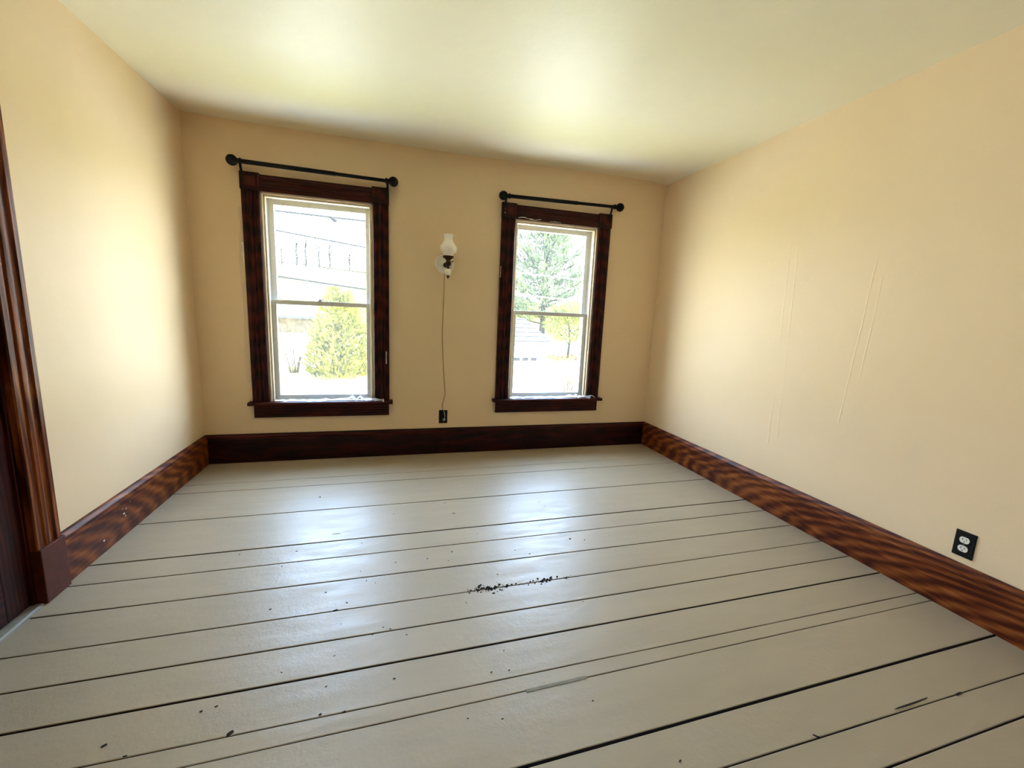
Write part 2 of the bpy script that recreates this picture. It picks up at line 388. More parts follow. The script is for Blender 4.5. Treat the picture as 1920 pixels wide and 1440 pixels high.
for y, z, s in ((2.50, .115, .010), (2.52, .135, .006), (2.49, .145, .004), (2.56, .155, .003), (2.33, .060, .011), (2.51, .10, .005)):
    x = XL + BT; rg = random.Random(int(y * 999)); m_ = MB(); p = [(x + .0008, y + s * math.cos(t) * rg.uniform(.4, 1.2), z + s * .6 * math.sin(t) * rg.uniform(.4, 1.2)) for t in (0, 1, 2, 3, 4, 5)]
    m_.poly(p); m_.poly([(x - .002, a[1], a[2]) for a in p][::-1])
    for i in range(6): m_.f.append((i, (i + 1) % 6, 11 - (i + 1) % 6, 11 - i))
    m_.build('paint_chip', M['chip'], bl)

# ------------------------------------------------------------------ windows
def casing_profile(wd):
    return [(0, 0), (0, .022), (.004, .027), (.026, .028), (.030, .021), (.036, .0175), (.046, .017), (.050, .024), (wd / 2, .027),
            (wd - .050, .024), (wd - .046, .017), (wd - .036, .0175), (wd - .030, .021), (wd - .026, .028), (wd - .004, .027), (wd, .022), (wd, 0)]
CW = .117
def film_strip(name, parent, pts, wd, rag, seed, mat=None, flat=(0, -1, 0)):
    """a ragged, crumpled strip of left-over plastic along pts"""
    rg = random.Random(seed); mb = MB(); n = len(pts); W = Vector(wd)
    for i, p in enumerate(pts):
        p = Vector(p); k = rg.uniform(.35, 1.15) if rag else 1
        for t in (0, .5, 1):
            mb.v.append(tuple(p + W * t * k + Vector(flat) * (rg.uniform(0, .006) if rag else 0)))
    for i in range(n - 1):
        for t in (0, 1): q = i * 3 + t; mb.f.append((q, q + 1, q + 4, q + 3))
    return mb.build(name, mat or M['film'], parent, smooth=True, recalc=False)
def window(cx, idx, label):
    root = empty('window_%d' % idx, (cx, D, OZ0)); struct(root, label, 'window')
    xi = .381; xo = xi + CW; zt = 2.003; zh = 2.113; zs = .478
    for s in (-1, 1):                                          # fluted side casings
        x0 = cx + s * xi
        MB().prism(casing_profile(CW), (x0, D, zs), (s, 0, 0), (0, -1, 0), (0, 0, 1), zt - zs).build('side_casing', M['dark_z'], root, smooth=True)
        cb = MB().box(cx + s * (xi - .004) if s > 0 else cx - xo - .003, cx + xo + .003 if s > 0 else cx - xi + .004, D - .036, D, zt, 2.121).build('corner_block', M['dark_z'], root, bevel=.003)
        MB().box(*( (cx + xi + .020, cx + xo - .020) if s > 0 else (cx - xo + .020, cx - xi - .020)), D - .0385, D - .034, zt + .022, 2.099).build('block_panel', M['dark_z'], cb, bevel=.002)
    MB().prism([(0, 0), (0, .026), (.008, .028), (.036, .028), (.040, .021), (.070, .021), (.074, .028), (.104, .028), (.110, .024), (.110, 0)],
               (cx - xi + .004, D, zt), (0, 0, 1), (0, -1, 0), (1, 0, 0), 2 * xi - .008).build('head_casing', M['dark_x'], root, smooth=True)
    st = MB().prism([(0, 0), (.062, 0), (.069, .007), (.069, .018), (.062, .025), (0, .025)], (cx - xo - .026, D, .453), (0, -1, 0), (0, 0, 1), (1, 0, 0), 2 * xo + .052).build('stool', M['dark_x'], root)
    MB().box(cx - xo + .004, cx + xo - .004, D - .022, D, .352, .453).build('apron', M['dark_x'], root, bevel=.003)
    MB().prism([(0, 0), (.19, -.022), (.24, -.028), (.24, -.055), (0, -.03)], (cx - OW, D - .01, .476), (0, 1, 0), (0, 0, 1), (1, 0, 0), 2 * OW).build('sill', M['sash'], root)
    for s in (-1, 1):
        a, b = sorted((cx + s * (xi - .012), cx + s * (OW + .001)))
        MB().box(a, b, D - .012, D + .185, .46, 2.004).build('side_jamb', M['jamb'], root)
        a, b = sorted((cx + s * (xi - .026), cx + s * (xi - .012)))
        MB().box(a, b, D + .004, D + .040, .474, 1.992).build('stop_bead', M['jamb'], root, bevel=.004)
        MB().box(a, b, D + .134, D + .185, .46, 1.992).build('blind_stop', M['sash'], root)
        a, b = sorted((cx + s * (xi - .020), cx + s * (xi - .012)))
        MB().box(a, b, D + .081, D + .091, .474, 1.992).build('parting_bead', M['sash'], root)
    MB().box(cx - OW, cx + OW, D - .012, D + .185, 1.990, 2.006).build('head_jamb', M['jamb'], root)
    MB().box(cx - xi + .012, cx + xi - .012, D + .004, D + .040, 1.974, 1.990).build('stop_bead', M['jamb'], root, bevel=.004)
    def sash(name, y0, y1, z0, z1, bot, top, stile):
        xa, xb = cx - xi + .015, cx + xi - .015
        e = empty(name, (0, 0, 0), root)
        for s in (-1, 1):
            a, b = sorted((cx + s * (xi - .015), cx + s * (xi - .015 - stile)))
            MB().box(a, b, y0, y1, z0, z1).build('stile', M['sash'], e, bevel=.0025)
        MB().box(xa + stile, xb - stile, y0, y1, z0, z0 + bot).build('bottom_rail', M['sash'], e, bevel=.0025)
        MB().box(xa + stile, xb - stile, y0, y1, z1 - top, z1).build('top_rail', M['sash'], e, bevel=.0025)
        MB().box(xa + stile - .004, xb - stile + .004, (y0 + y1) / 2 - .0015, (y0 + y1) / 2 + .0015, z0 + bot - .004, z1 - top + .004).build('glass_pane', M['glass'], e)
        return e
    lo_ = sash('lower_sash', D + .044, D + .079, .474, 1.252, .043, .034, .044)
    up_ = sash('upper_sash', D + .094, D + .129, 1.218, 1.985, .034, .042, .044)
    if idx == 1:
        lk = MB().lathe([(.020, 0), (.020, .004), (.012, .006), (.010, .016), (.004, .020)], (cx - .018, D + .060, 1.252), n=16).tube([(cx - .018, D + .06, 1.262), (cx + .004, D + .05, 1.266), (cx + .014, D + .046, 1.262)], .004).build('sash_lock', M['steel'], lo_, smooth=True)
    # left-over insulation film and tape
    rg = random.Random(idx * 7)
    xs_ = [cx - xi + .02 + (2 * xi - .02) * k / 26 for k in range(27)]
    film_strip('film_scrap', root, [(x, D + .038, .4795 + (.012 + .02 * (k > 18)) * rg.uniform(.1, 1)) for k, x in enumerate(xs_)], (0, -.085, -.008), True, idx, flat=(0, 0, .7))
    film_strip('film_scrap', root, [(cx + .28 + .022 * k, D - .035, .488 + rg.uniform(0, .02)) for k in range(9)], (0, -.034, -.02), True, idx + 5, flat=(0, -.4, .6))
    return root
W1 = window(WC[0], 1, 'tall dark-cased sash window overlooking the yellow-green shrub and hillside')
W2 = window(WC[1], 2, 'tall dark-cased sash window overlooking the pine tree and white garage')
root = empty('window_3', (XL, SY, .85)); struct(root, 'unseen sash window added in the side wall to brighten the near room', 'window')  # opening added out of view to brighten the right wall and ceiling
for q in (-1, 1):
    a, b = sorted((SY + q * SW / 2, SY + q * (SW / 2 + .115))); MB().box(XL, XL + .026, a, b, .85, 2.05).build('side_casing', M['dark_z'], root, bevel=.003)
    a, b = sorted((SY + q * SW / 2, SY + q * (SW / 2 - .04))); MB().box(XL - .13, XL - .08, a, b, .85, 2.05).build('stile', M['sash'], root)
MB().box(XL, XL + .03, SY - SW / 2 - .12, SY + SW / 2 + .12, 2.05, 2.165).build('head_casing', M['dark_y'], root, bevel=.003)
MB().box(XL, XL + .06, SY - SW / 2 - .14, SY + SW / 2 + .14, .825, .85).build('stool', M['dark_y'], root, bevel=.003)
for z in (.85, 1.43, 2.01): MB().box(XL - .13, XL - .08, SY - SW / 2 + .04, SY + SW / 2 - .04, z, z + .04).build('rail', M['sash'], root)
for z0, z1 in ((.89, 1.43), (1.47, 2.01)): MB().box(XL - .107, XL - .104, SY - SW / 2 + .04, SY + SW / 2 - .04, z0, z1).build('glass_pane', M['glass'], root)
# tape tails on the outer edge of the first window's casing and scrapes on the second's
film_strip('tape_strip', W1, [(WC[0] - .505 - .006 * math.sin(k), D - .0015, .62 + .115 * k) for k in range(12)], (-.030, 0, 0), False, 3, M['tape'])
film_strip('tape_curl', W1, [(WC[0] - .499, D - .030 + .004 * math.sin(k * 2), 1.50 + .028 * k) for k in range(6)], (-.013, -.004, 0), True, 8, M['chip'])
film_strip('tape_curl', W2, [(WC[1] - .36 + .028 * k, D - .031, 2.008 + .006 * math.sin(k)) for k in range(8)], (0, -.001, .008), True, 11, M['chip'])
film_strip('tape_curl', W2, [(WC[1] - .08 + .02 * k, D - .031, 2.006) for k in range(6)], (0, -.001, .005), True, 12, M['chip'])
film_strip('tape_curl', W2, [(WC[1] - .480, D - .038, 2.03 + .012 * k) for k in range(6)], (.008, 0, 0), True, 13, M['chip'])
film_strip('tape_curl', W2, [(WC[1] - .497, D - .028, 1.52 + .018 * k) for k in range(6)], (.006, -.002, 0), True, 14, M['chip'])
film_strip('tape_curl', W1, [(WC[0] + .472, D - .030, .78 + .02 * k) for k in range(6)], (.006, -.002, 0), True, 15, M['chip'])

# ------------------------------------------------------------------ door on the left
door = empty('door_1', (XL, DY0, 0)); struct(door, 'dark stained panelled wooden door in fluted casing, closed', 'door')
xd = XL - .008                                               # face of the door
for y0, y1 in ((DY0 + .012, DY0 + .115), (DY1 - .115, DY1 - .012)): MB().box(xd - .035, xd, y0, y1, .012, DZ - .015).build('stile', M['dark_z'], door, bevel=.002)
for z0, z1 in ((.012, .225), (.80, .96), (1.86, DZ - .015)): MB().box(xd - .035, xd, DY0 + .115, DY1 - .115, z0, z1).build('rail', M['dark_y'], door, bevel=.002)
ym = (DY0 + DY1) / 2
for z0, z1 in ((.225, .80), (.96, 1.86)):
    MB().box(xd - .035, xd, ym - .05, ym + .05, z0, z1).build('mullion', M['dark_z'], door, bevel=.002)
    for y0, y1 in ((DY0 + .115, ym - .05), (ym + .05, DY1 - .115)):
        MB().box(xd - .028, xd - .016, y0, y1, z0, z1).build('panel', M['dark_z'], door)
        fr = MB()
        for (a, b, c, d) in ((y0, y0 + .012, z0, z1), (y1 - .012, y1, z0, z1), (y0, y1, z0, z0 + .012), (y0, y1, z1 - .012, z1)): fr.box(xd - .017, xd - .006, a, b, c, d)
        fr.build('panel_moulding', M['dark_z'], door)
for y0, y1 in ((DY0 - .008, DY0 + .010), (DY1 - .010, DY1 + .008)): MB().box(XL - .14, XL + .002, y0, y1, 0, DZ).build('jamb', M['dark_z'], door)
MB().box(XL - .14, XL + .002, DY0, DY1, DZ - .012, DZ + .001).build('head_jamb', M['dark_y'], door)
MB().box(XL - .14, xd - .04, DY0, DY1, -.02, DZ).build('door_back', M['dark_z'], door)
MB().prism([(0, -.02), (.048, -.02), (.048, .004), (.040, .009), (0, .009)], (XL - .02, DY0 + .01, 0), (1, 0, 0), (0, 0, 1), (0, 1, 0), DY1 - DY0 - .012).build('threshold', M['threshold'], door)
CD = .124
for y0, s in ((DY1 + .006, 1), (DY0 - .006, -1)):
    MB().prism(casing_profile(CD), (XL, y0, .228), (0, s, 0), (1, 0, 0), (0, 0, 1), DZ + .01 - .228).build('side_casing', M['wood_z'], door, smooth=True)
    a, b = sorted((y0 - s * .002, y0 + s * (CD + .004)))
    MB().box(XL, XL + .036, a, b, 0, .228).build('plinth_block', M['plinth'], door, bevel=.003)
    MB().box(XL, XL + .036, a, b, DZ + .01, DZ + .14).build('corner_block', M['wood_z'], door, bevel=.003)
MB().prism(casing_profile(CD), (XL, DY0 - .006, DZ + .01), (0, 0, 1), (1, 0, 0), (0, 1, 0), DY1 - DY0 + .012).build('head_casing', M['wood_y'], door, smooth=True)
kn = MB().lathe([(.026, 0), (.026, .004), (.010, .006), (.009, .03), (.022, .038), (.027, .05), (.020, .062), (.002, .066)], (xd, DY0 + .065, .93), (1, 0, 0), 20).build('knob', M['brass'], door, smooth=True)

# ------------------------------------------------------------------ curtain rods
def rod(a, b, bx, label):
    a, b = Vector(a), Vector(b); mid = (a + b) / 2; d = (b - a).normalized()
    root = empty('curtain_rod', (mid.x, D, mid.z)); tag(root, label, 'curtain rod', 'black curtain rods over the windows')
    L = (b - a).length
    MB().tube([a + d * .02, a + d * L * .62], .0150, 16).build('rod', M['black'], root, smooth=True)
    MB().tube([a + d * L * .60, b - d * .02], .0125, 16).build('inner_rod', M['black'], root, smooth=True)
    for e, s in ((a, 1), (b, -1)):
        pr = [(.001, -.036)] + [(.036 * math.cos(t), .036 * math.sin(t)) for t in [math.radians(q) for q in range(-75, 61, 15)]] + [(.016, .036), (.015, .044), (.021, .047), (.021, .055), (.015, .058)]
        MB().lathe(pr, e, d * s, 20).build('finial', M['black'], root, smooth=True)
    for x in bx:
        p = a + d * ((x - a.x) / d.x)
        br = MB().tube([p + Vector((0, 0, -.010)), p + Vector((0, .002, -.028)), (x, D - .040, 2.112), (x, D - .040, 2.080)], .0085, 8)
        br.tube([p + Vector((0, -.019, .010)), p + Vector((0, -.018, -.008)), p + Vector((0, 0, -.019)), p + Vector((0, .018, -.008)), p + Vector((0, .019, .010))], .005, 8)
        br.box(x - .009, x + .009, D - .042, D - .0365, 2.045, 2.112)
        br.build('bracket', M['black'], root, smooth=True)
rod((-1.052, D - .06, 2.176), (.012, D - .06, 2.163), (-1.003, -.030), 'black iron curtain rod over the window that shows the hillside')
rod((.868, D - .06, 2.162), (1.922, D - .06, 2.181), (.893, 1.845), 'black iron curtain rod over the window that shows the pine tree')

# ------------------------------------------------------------------ wall lamp
sx, sy = .428, D - .105
lamp = empty('wall_sconce', (.412, D, 1.50)); tag(lamp, 'white milk glass oil-lamp style wall sconce on round porcelain backplate', 'wall lamp')
MB().lathe([(.077, 0), (.078, .006), (.074, .012), (.060, .014), (.050, .010), (.030, .012), (.001, .014)], (.412, D, 1.598), (0, -1, 0), 36).build('backplate', M['porcelain'], lamp, smooth=True)
MB().lathe([(.019, 0), (.020, .012), (.015, .020), (.001, .022)], (.418, D - .012, 1.588), (0, -1, 0), 20).build('mount_cap', M['brass'], lamp, smooth=True)
MB().tube([(.418, D - .03, 1.588), (.421, D - .055, 1.580), (.425, D - .085, 1.577), (sx, sy, 1.580)], .0075, 10).build('arm', M['brass'], lamp, smooth=True)
MB().lathe([(.002, 1.553), (.017, 1.554), (.010, 1.560), (.009, 1.572), (.020, 1.580), (.025, 1.590), (.022, 1.600), (.017, 1.606), (.017, 1.618), (.026, 1.626), (.040, 1.636), (.043, 1.640), (.043, 1.650), (.036, 1.651)], (sx, sy, 0), n=28).build('burner', M['brass'], lamp, smooth=True)
MB().tube([(sx + .018, sy - .004, 1.607), (sx + .034, sy - .008, 1.609)], .003, 8).lathe([(.002, 0), (.009, .001), (.009, .005), (.002, .006)], (sx + .033, sy - .008, 1.609), (1, -.2, 0), 14).build('wick_knob', M['brass'], lamp, smooth=True)
MB().lathe([(.001, 1.498), (.014, 1.502), (.024, 1.514), (.027, 1.528), (.024, 1.542), (.014, 1.551), (.003, 1.553)], (sx, sy, 0), n=24).build('porcelain_ball', M['porcelain'], lamp, smooth=True)
MB().lathe([(.001, 1.472), (.005, 1.479), (.008, 1.487), (.015, 1.497), (.012, 1.501), (.001, 1.503)], (sx, sy, 0), n=16).build('drop_finial', M['brass'], lamp, smooth=True)
sp_ = [(.038, 1.649), (.040, 1.656), (.038, 1.661), (.046, 1.668), (.058, 1.681), (.065, 1.696), (.066, 1.708), (.062, 1.722), (.054, 1.736), (.044, 1.750), (.036, 1.764), (.0325, 1.778), (.0325, 1.790), (.035, 1.802), (.040, 1.813)]
mb = MB(); nn = 72; prof = sp_ + [(r - .0025, z) for r, z in sp_[::-1]]
for r, z in prof:
    rib = .0011 if 1.665 < z < 1.755 else 0
    for i in range(nn):
        t = 2 * math.pi * i / nn; q = r + rib * (1 if i % 3 == 0 else -.4)
        mb.v.append((sx + q * math.cos(t), sy + q * math.sin(t), z))
for j in range(len(prof) - 1):
    for i in range(nn): mb.f.append((j * nn + i, j * nn + (i + 1) % nn, (j + 1) * nn + (i + 1) % nn, (j + 1) * nn + i))
mb.build('glass_shade', M['milk'], lamp, smooth=True)
cz = [(.412, 1.530), (.411, 1.492), (.410, 1.321), (.404, 1.15), (.401, 1.059), (.403, .97), (.408, .881), (.420, .699), (.432, .560), (.437, .515), (.424, .478), (.414, .450), (.411, .422), (.417, .396), (.424, .378)]
MB().tube([(x, D - .004 - (.006 if z < .5 else 0), z) for x, z in cz], .0023, 8).build('power_cord', M['cord'], lamp, smooth=True)
pc = MB().tube([(.424, D - .010, .378), (.431, D - .014, .355), (.434, D - .016, .334), (.432, D - .018, .315), (.427, D - .018, .302)], .0024, 8).build('cord_end', M['plug'], lamp, smooth=True)
MB().box(.418, .436, D - .024, D - .006, .290, .306).build('plug', M['plug'], lamp, bevel=.004)

# ------------------------------------------------------------------ outlets
def outlet(o, U, N, mat, label, faces):
    """o: plate centre on the wall; U: across; N: out of the wall"""
    root = empty('wall_outlet', o); tag(root, label, 'outlet'); o, U, N, Z = Vector(o), Vector(U), Vector(N), Vector((0, 0, 1))
    hw, hh = .0355, .0575
    prof = [(-hw, 0), (hw, 0), (hw, .0035), (hw - .003, .006), (-hw + .003, .006), (-hw, .0035)]
    MB().prism(prof, o - Z * hh, U, N, Z, 2 * hh).build('cover_plate', M['black_plate'], root, bevel=.0015)
    for dz in (.0196, -.0196):
        mb = MB(); c = o + Z * dz + N * .0055; pts = []
        for i in range(24):
            t = 2 * math.pi * i / 24; q = .0172; px, pz = q * math.cos(t), max(-.0138, min(.0138, q * math.sin(t))); pts.append((px, pz))
        mb.prism(pts, c, U, Z, N, .0028); f = mb.build('receptacle', mat, root)
        sl = MB(); 
        for px, hw2, h2 in ((-.0064, .0011, .0042), (.0064, .0011, .0034)): sl.prism([(px - hw2, .0035 - h2), (px + hw2, .0035 - h2), (px + hw2, .0035 + h2), (px - hw2, .0035 + h2)], c, U, Z, N, .0032)
        sl.prism([(.0022 * math.cos(t), -.0075 + .0022 * math.sin(t)) for t in [k * math.pi / 4 for k in range(8)]], c, U, Z, N, .0032)
        sl.build('slot', M['slot'], f)
    MB().lathe([(.003, 0), (.003, .0012), (.001, .0016)], o + N * .0058, N, 12).build('screw', M['steel'] if faces else M['black_plate'], root)
outlet((.4215, D, .3225), (1, 0, 0), (0, -1, 0), M['black_plate'], 'small black outlet plate with the lamp cord plugged in', 0)
outlet((XR, 1.102, .311), (0, -1, 0), (-1, 0, 0), M['ivory'], 'black outlet plate with two ivory receptacles above the oak baseboard', 1)

# ------------------------------------------------------------------ outside: ground
M['lawn'] = plain('sunlit_grass', (.36, .33, .06), .95, 0, .03, nz=.25, nscale=1.5); M['drive'] = plain('pale_concrete', (.60, .58, .52), .9, 0, .03, nz=.08, nscale=.8)
M['hay'] = plain('dry_hill_grass', (.12, .12, .0105), .95, 0, .03, nz=.12, nscale=.06)
M['conifer'] = plain('yellow_green_sprays', (.105, .100, .020), .8, 0, .03, nz=.45, nscale=2.2); M['pine'] = plain('blue_green_needles', (.072, .092, .052), .8, 0, .03, nz=.5, nscale=.45)
M['leafy'] = plain('spring_leaves', (.09, .095, .026), .8, 0, .03, nz=.4, nscale=1); M['bark'] = plain('grey_bark', (.012, .010, .008), .9, 0, .03); M['twig'] = plain('tan_twigs', (.034, .026, .015), .9, 0, .03)
M['farbark'] = plain('pale_far_bark', (.006, .006, .006), .9, 0, .03)
M['siding'] = plain('white_siding', (.74, .75, .76), .6, 0, .03); M['tan'] = plain('tan_brick_veneer', (.085, .066, .044), .9, 0, .03, nz=.45, nscale=4); M['shingle'] = plain('pale_shingles', (.060, .060, .060), .9, 0, .03, nz=.2, nscale=5)
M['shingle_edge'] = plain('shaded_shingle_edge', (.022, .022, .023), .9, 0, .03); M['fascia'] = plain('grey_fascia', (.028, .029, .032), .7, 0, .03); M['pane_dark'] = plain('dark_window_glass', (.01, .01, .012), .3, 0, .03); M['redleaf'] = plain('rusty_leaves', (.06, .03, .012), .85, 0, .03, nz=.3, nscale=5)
M['wire'] = plain('power_cable', (.008, .008, .009), .6, 0, .03)
struct(MB().box(-160, 160, 3.9, 120, G - .3, G).build('lawn', M['lawn']), 'sunlit yellow-green lawn outside the windows', 'lawn')
struct(MB().box(-40, 40, 4.8, 7.2, G - .1, G + .012).build('bounce_strip', M['drive']), 'unseen pale concrete strip added below the windows to bounce light upward', 'bounce_strip')  # unseen pale ground added to throw daylight onto the ceiling
road = MB().box(-60, 60, 9.5, 22.6, G - .1, G + .012).build('road', M['drive']); struct(road, 'pale sunlit road crossing in front of the lawn', 'road')
mb = MB(); mb.poly([(3.0, 22.6, G + .014), (10.8, 22.6, G + .014), (10.2, 26.3, G + .014), (3.0, 26.3, G + .014)]); mb.poly([(3.0, 22.6, G - .05), (3.0, 26.3, G - .05), (10.2, 26.3, G - .05), (10.8, 22.6, G - .05)])
for i in range(4): mb.f.append((i, (i + 1) % 4, 7 - i if i else 4, 4 + (4 - i) % 4) if False else (i, (i + 1) % 4, [4, 7, 6, 5][(i + 1) % 4], [4, 7, 6, 5][i]))
struct(mb.build('driveway', M['drive']), 'pale concrete driveway in front of the white garage', 'driveway')
struct(MB().box(11.5, 40, 29.6, 33.2, G - .05, G + .010).build('side_street', M['drive']), 'pale side street beyond the garage', 'road')
hp = [(-90, 3.5), (-60, 11.5), (-45, 12.9), (-34, 13.3), (-20, 13.2), (-8, 12.9), (2, 11.5), (20, 9), (60, 5), (110, 2)]
mb = MB()
for x, z in hp:
    for q, s in ((70, 0), (95, .30), (125, .72), (150, 1.0), (190, 1.05)): mb.v.append((x * (.55 + .45 * q / 150), q, G + (z - G) * s - .05 * (q == 70)))
for i in range(len(hp) - 1):
    for j in range(4): q = i * 5 + j; mb.f.append((q, q + 5, q + 6, q + 1))
struct(mb.build('hillside', M['hay'], smooth=True), 'pale dry grass hillside rising behind the houses', 'hillside')

# ------------------------------------------------------------------ outside: plants
def branch(mb, p, d, L, r, depth, rg, tips, spread=.55, up=.12, n=4):
    pts = [p]; q = p; dd = d.normalized()
    for i in range(3):
        dd = (dd + Vector((rg.gauss(0, .10), rg.gauss(0, .10), up * rg.random()))).normalized(); q = q + dd * L / 3; pts.append(q)
    mb.tube(pts, [r, r * .85, r * .7, r * .5], n)
    tips.append(q)
    if depth == 0: return
    for k in range(rg.choice((2, 3, 3))):
        s = rg.choice((1, 2, 3)); nd = (dd + Vector((rg.gauss(0, spread), rg.gauss(0, spread), rg.gauss(0, spread * .6)))).normalized()
        branch(mb, pts[s], nd, L * rg.uniform(.55, .8), r * .55, depth - 1, rg, tips, spread, up, 3)
def bare_tree(name, base, h, seed, label, mat, group):
    rg = random.Random(seed); base = Vector(base); root = empty(name, base); tag(root, label, 'tree', group)
    MB().tube([base - Vector((0, 0, .3)), base + Vector((.02 * h, 0, h * .25)), base + Vector((0, 0, h * .5)), base + Vector((.03 * h, 0, h * .75))], [h * .026, h * .022, h * .018, h * .010], 6).build('trunk', mat, root)
    tw = MB(); tips = []
    for k in range(9):
        z = h * (.25 + .5 * k / 9); a = rg.uniform(0, 6.3)
        branch(tw, base + Vector((.012 * h, 0, z)), Vector((math.cos(a), math.sin(a), rg.uniform(.7, 1.6))), h * rg.uniform(.18, .28), h * .012, 2, rg, tips)
    tag(tw.build('twigs', mat, root), kind='stuff')
for k, (px, h, lab) in enumerate([(528, 9, 'small bare tree at the hill crest, first beside the sash stile'), (556, 12, 'forked bare tree on the hill crest'), (573, 15, 'tallest straight bare tree on the hill crest'),
        (598, 11, 'leaning bare tree on the hill crest'), (618, 13, 'broad bare tree with fine twigs on the hill crest'), (655, 10, 'low bare tree at the far end of the hill crest')]):
    YT = (152, 166, 180, 158, 172, 152)[k]; p = at(px, 499 + (px - 520) * .075, YT); bare_tree('bare_tree', (p.x, YT, p.z - .8), h, 20 + k, lab, M['farbark'], 'bare trees on the hill crest')

def spray_mesh(mb, p, d, L, wd, rg, n=5):
    """a flat spray of leaflets at p pointing along d"""
    d = d.normalized(); s = d.cross(Vector((rg.gauss(0, 1), rg.gauss(0, 1), rg.gauss(0, 1)))).normalized()
    for k in range(n):
        t = k / n; a = p + d * L * t; w_ = wd * (1 - .5 * t); sd = 1 if k % 2 else -1
        mb.poly([a, a + d * L * .34 + s * sd * w_ * .55, a + d * L * .62 + s * sd * w_ * .2, a + d * L * .3 - s * sd * w_ * .1])
base = on_ground(640, 706); base.z = G
root = empty('evergreen_shrub', base); tag(root, 'tall yellow-green evergreen shrub standing on the lawn before the house', 'shrub')
rg = random.Random(3); mb = MB()
lobes = [(0, 0, 1.55, 4.75), (-.55, .2, 1.25, 5.15), (.55, 0, 1.25, 4.9), (-.95, -.2, 1.0, 3.0), (.9, .1, 1.1, 3.6), (0, -.7, 1.2, 3.6)]
for k in range(5200):
    lx, ly, R, h = rg.choice(lobes); z = h * (rg.random() ** 1.15); t = z / h
    rr = R * (min(1, .55 + t * 2.2) if t < .22 else 1.0 * (1 - ((t - .22) / .78) ** 1.7)) * (.80 + .25 * rg.random())
    a = rg.uniform(0, 6.283); q = base + Vector((lx * (1 - .35 * t) + rr * math.cos(a), ly + rr * math.sin(a), z + .05))
    spray_mesh(mb, q, Vector((math.cos(a), math.sin(a), .9 + rg.gauss(0, .3))), rg.uniform(.16, .34), .16, rg, 4)
tag(mb.build('foliage', M['conifer'], root, recalc=False), kind='stuff')
MB().tube([base - Vector((0, 0, .1)), base + Vector((0, 0, 2)), base + Vector((-.3, .1, 4))], [.16, .12, .05], 8).build('trunk', M['bark'], root)

def bare_shrub(name, base, h, wd, n, seed, label, mat):
    rg = random.Random(seed); root = empty(name, base); tag(root, label, 'shrub'); base = Vector(base); tips = []
    st = MB(); tw = MB()
    for k in range(n):
        a = rg.uniform(0, 6.28); o = rg.random() ** .6; top = base + Vector((math.cos(a) * wd * o, math.sin(a) * wd * o, h * rg.uniform(.6, 1)))
        p0 = base + Vector((math.cos(a) * .25 * o, math.sin(a) * .25 * o, -.05)); m_ = (p0 + top) / 2 + Vector((-math.cos(a) * .1, -math.sin(a) * .1, .25))
        st.tube([p0, m_, top], [.028, .018, .008], 4)
        for j in range(4): branch(tw, p0.lerp(top, rg.uniform(.35, .95)), Vector((math.cos(a) + rg.gauss(0, .6), math.sin(a) + rg.gauss(0, .6), 1.1)), h * .2, .009, 1, rg, tips)
    st.build('stem', mat, root); tag(tw.build('twigs', mat, root), kind='stuff')
b = on_ground(553, 699); bare_shrub('bare_shrub', (b.x, b.y, G), 2.8, 1.35, 24, 5, 'leafless tan shrub with arching twigs beside the evergreen', M['twig'])
b = on_ground(1062, 742); bare_shrub('bare_shrub', (b.x, b.y, G), 1.5, 1.3, 16, 6, 'small leafless shrub by the driveway near the garage', M['twig'])

b = at(1030, 640, 46); base = Vector((18.6, 52, G))
root = empty('pine_tree', base); tag(root, 'large spreading pine tree rising behind the white garage', 'tree')
MB().tube([base - Vector((0, 0, .3)), base + Vector((.2, 0, 7)), base + Vector((0, .1, 13)), base + Vector((.1, 0, 18.5))], [.42, .34, .22, .05], 10).build('trunk', M['bark'], root, smooth=True)
rg = random.Random(12); lim = MB(); fol = MB()
for k in range(96):
    z = 2.6 + 15.5 * (k / 96) + rg.uniform(-.3, .3); t = (z - 2.6) / 15.5; a = k * 2.399 + rg.gauss(0, .25)
    L = (6.4 * (1 - t) ** .75 + .9) * rg.uniform(.75, 1.1); rise = .12 + .42 * t
    p0 = base + Vector((.1, 0, z)); d0 = Vector((math.cos(a), math.sin(a), rise)); pts = [p0, p0 + d0 * L * .35, p0 + d0 * L * .7 + Vector((0, 0, .10 * L * .5)), p0 + d0 * L + Vector((0, 0, .22 * L))]
    lim.tube(pts, [.09, .06, .04, .015], 5)
    for j in range(int(26 + 14 * L)):
        u = rg.uniform(.25, 1.0); i = min(2, int(u * 3)); c = pts[i].lerp(pts[i + 1], u * 3 - i) + Vector((rg.gauss(0, .42), rg.gauss(0, .42), rg.gauss(.1, .26)))
        spray_mesh(fol, c, d0 + Vector((rg.gauss(0, .5), rg.gauss(0, .5), .55)), rg.uniform(.45, .8), .28, rg, 4)
lim.build('limb', M['bark'], root); tag(fol.build('foliage', M['pine'], root, recalc=False), kind='stuff')

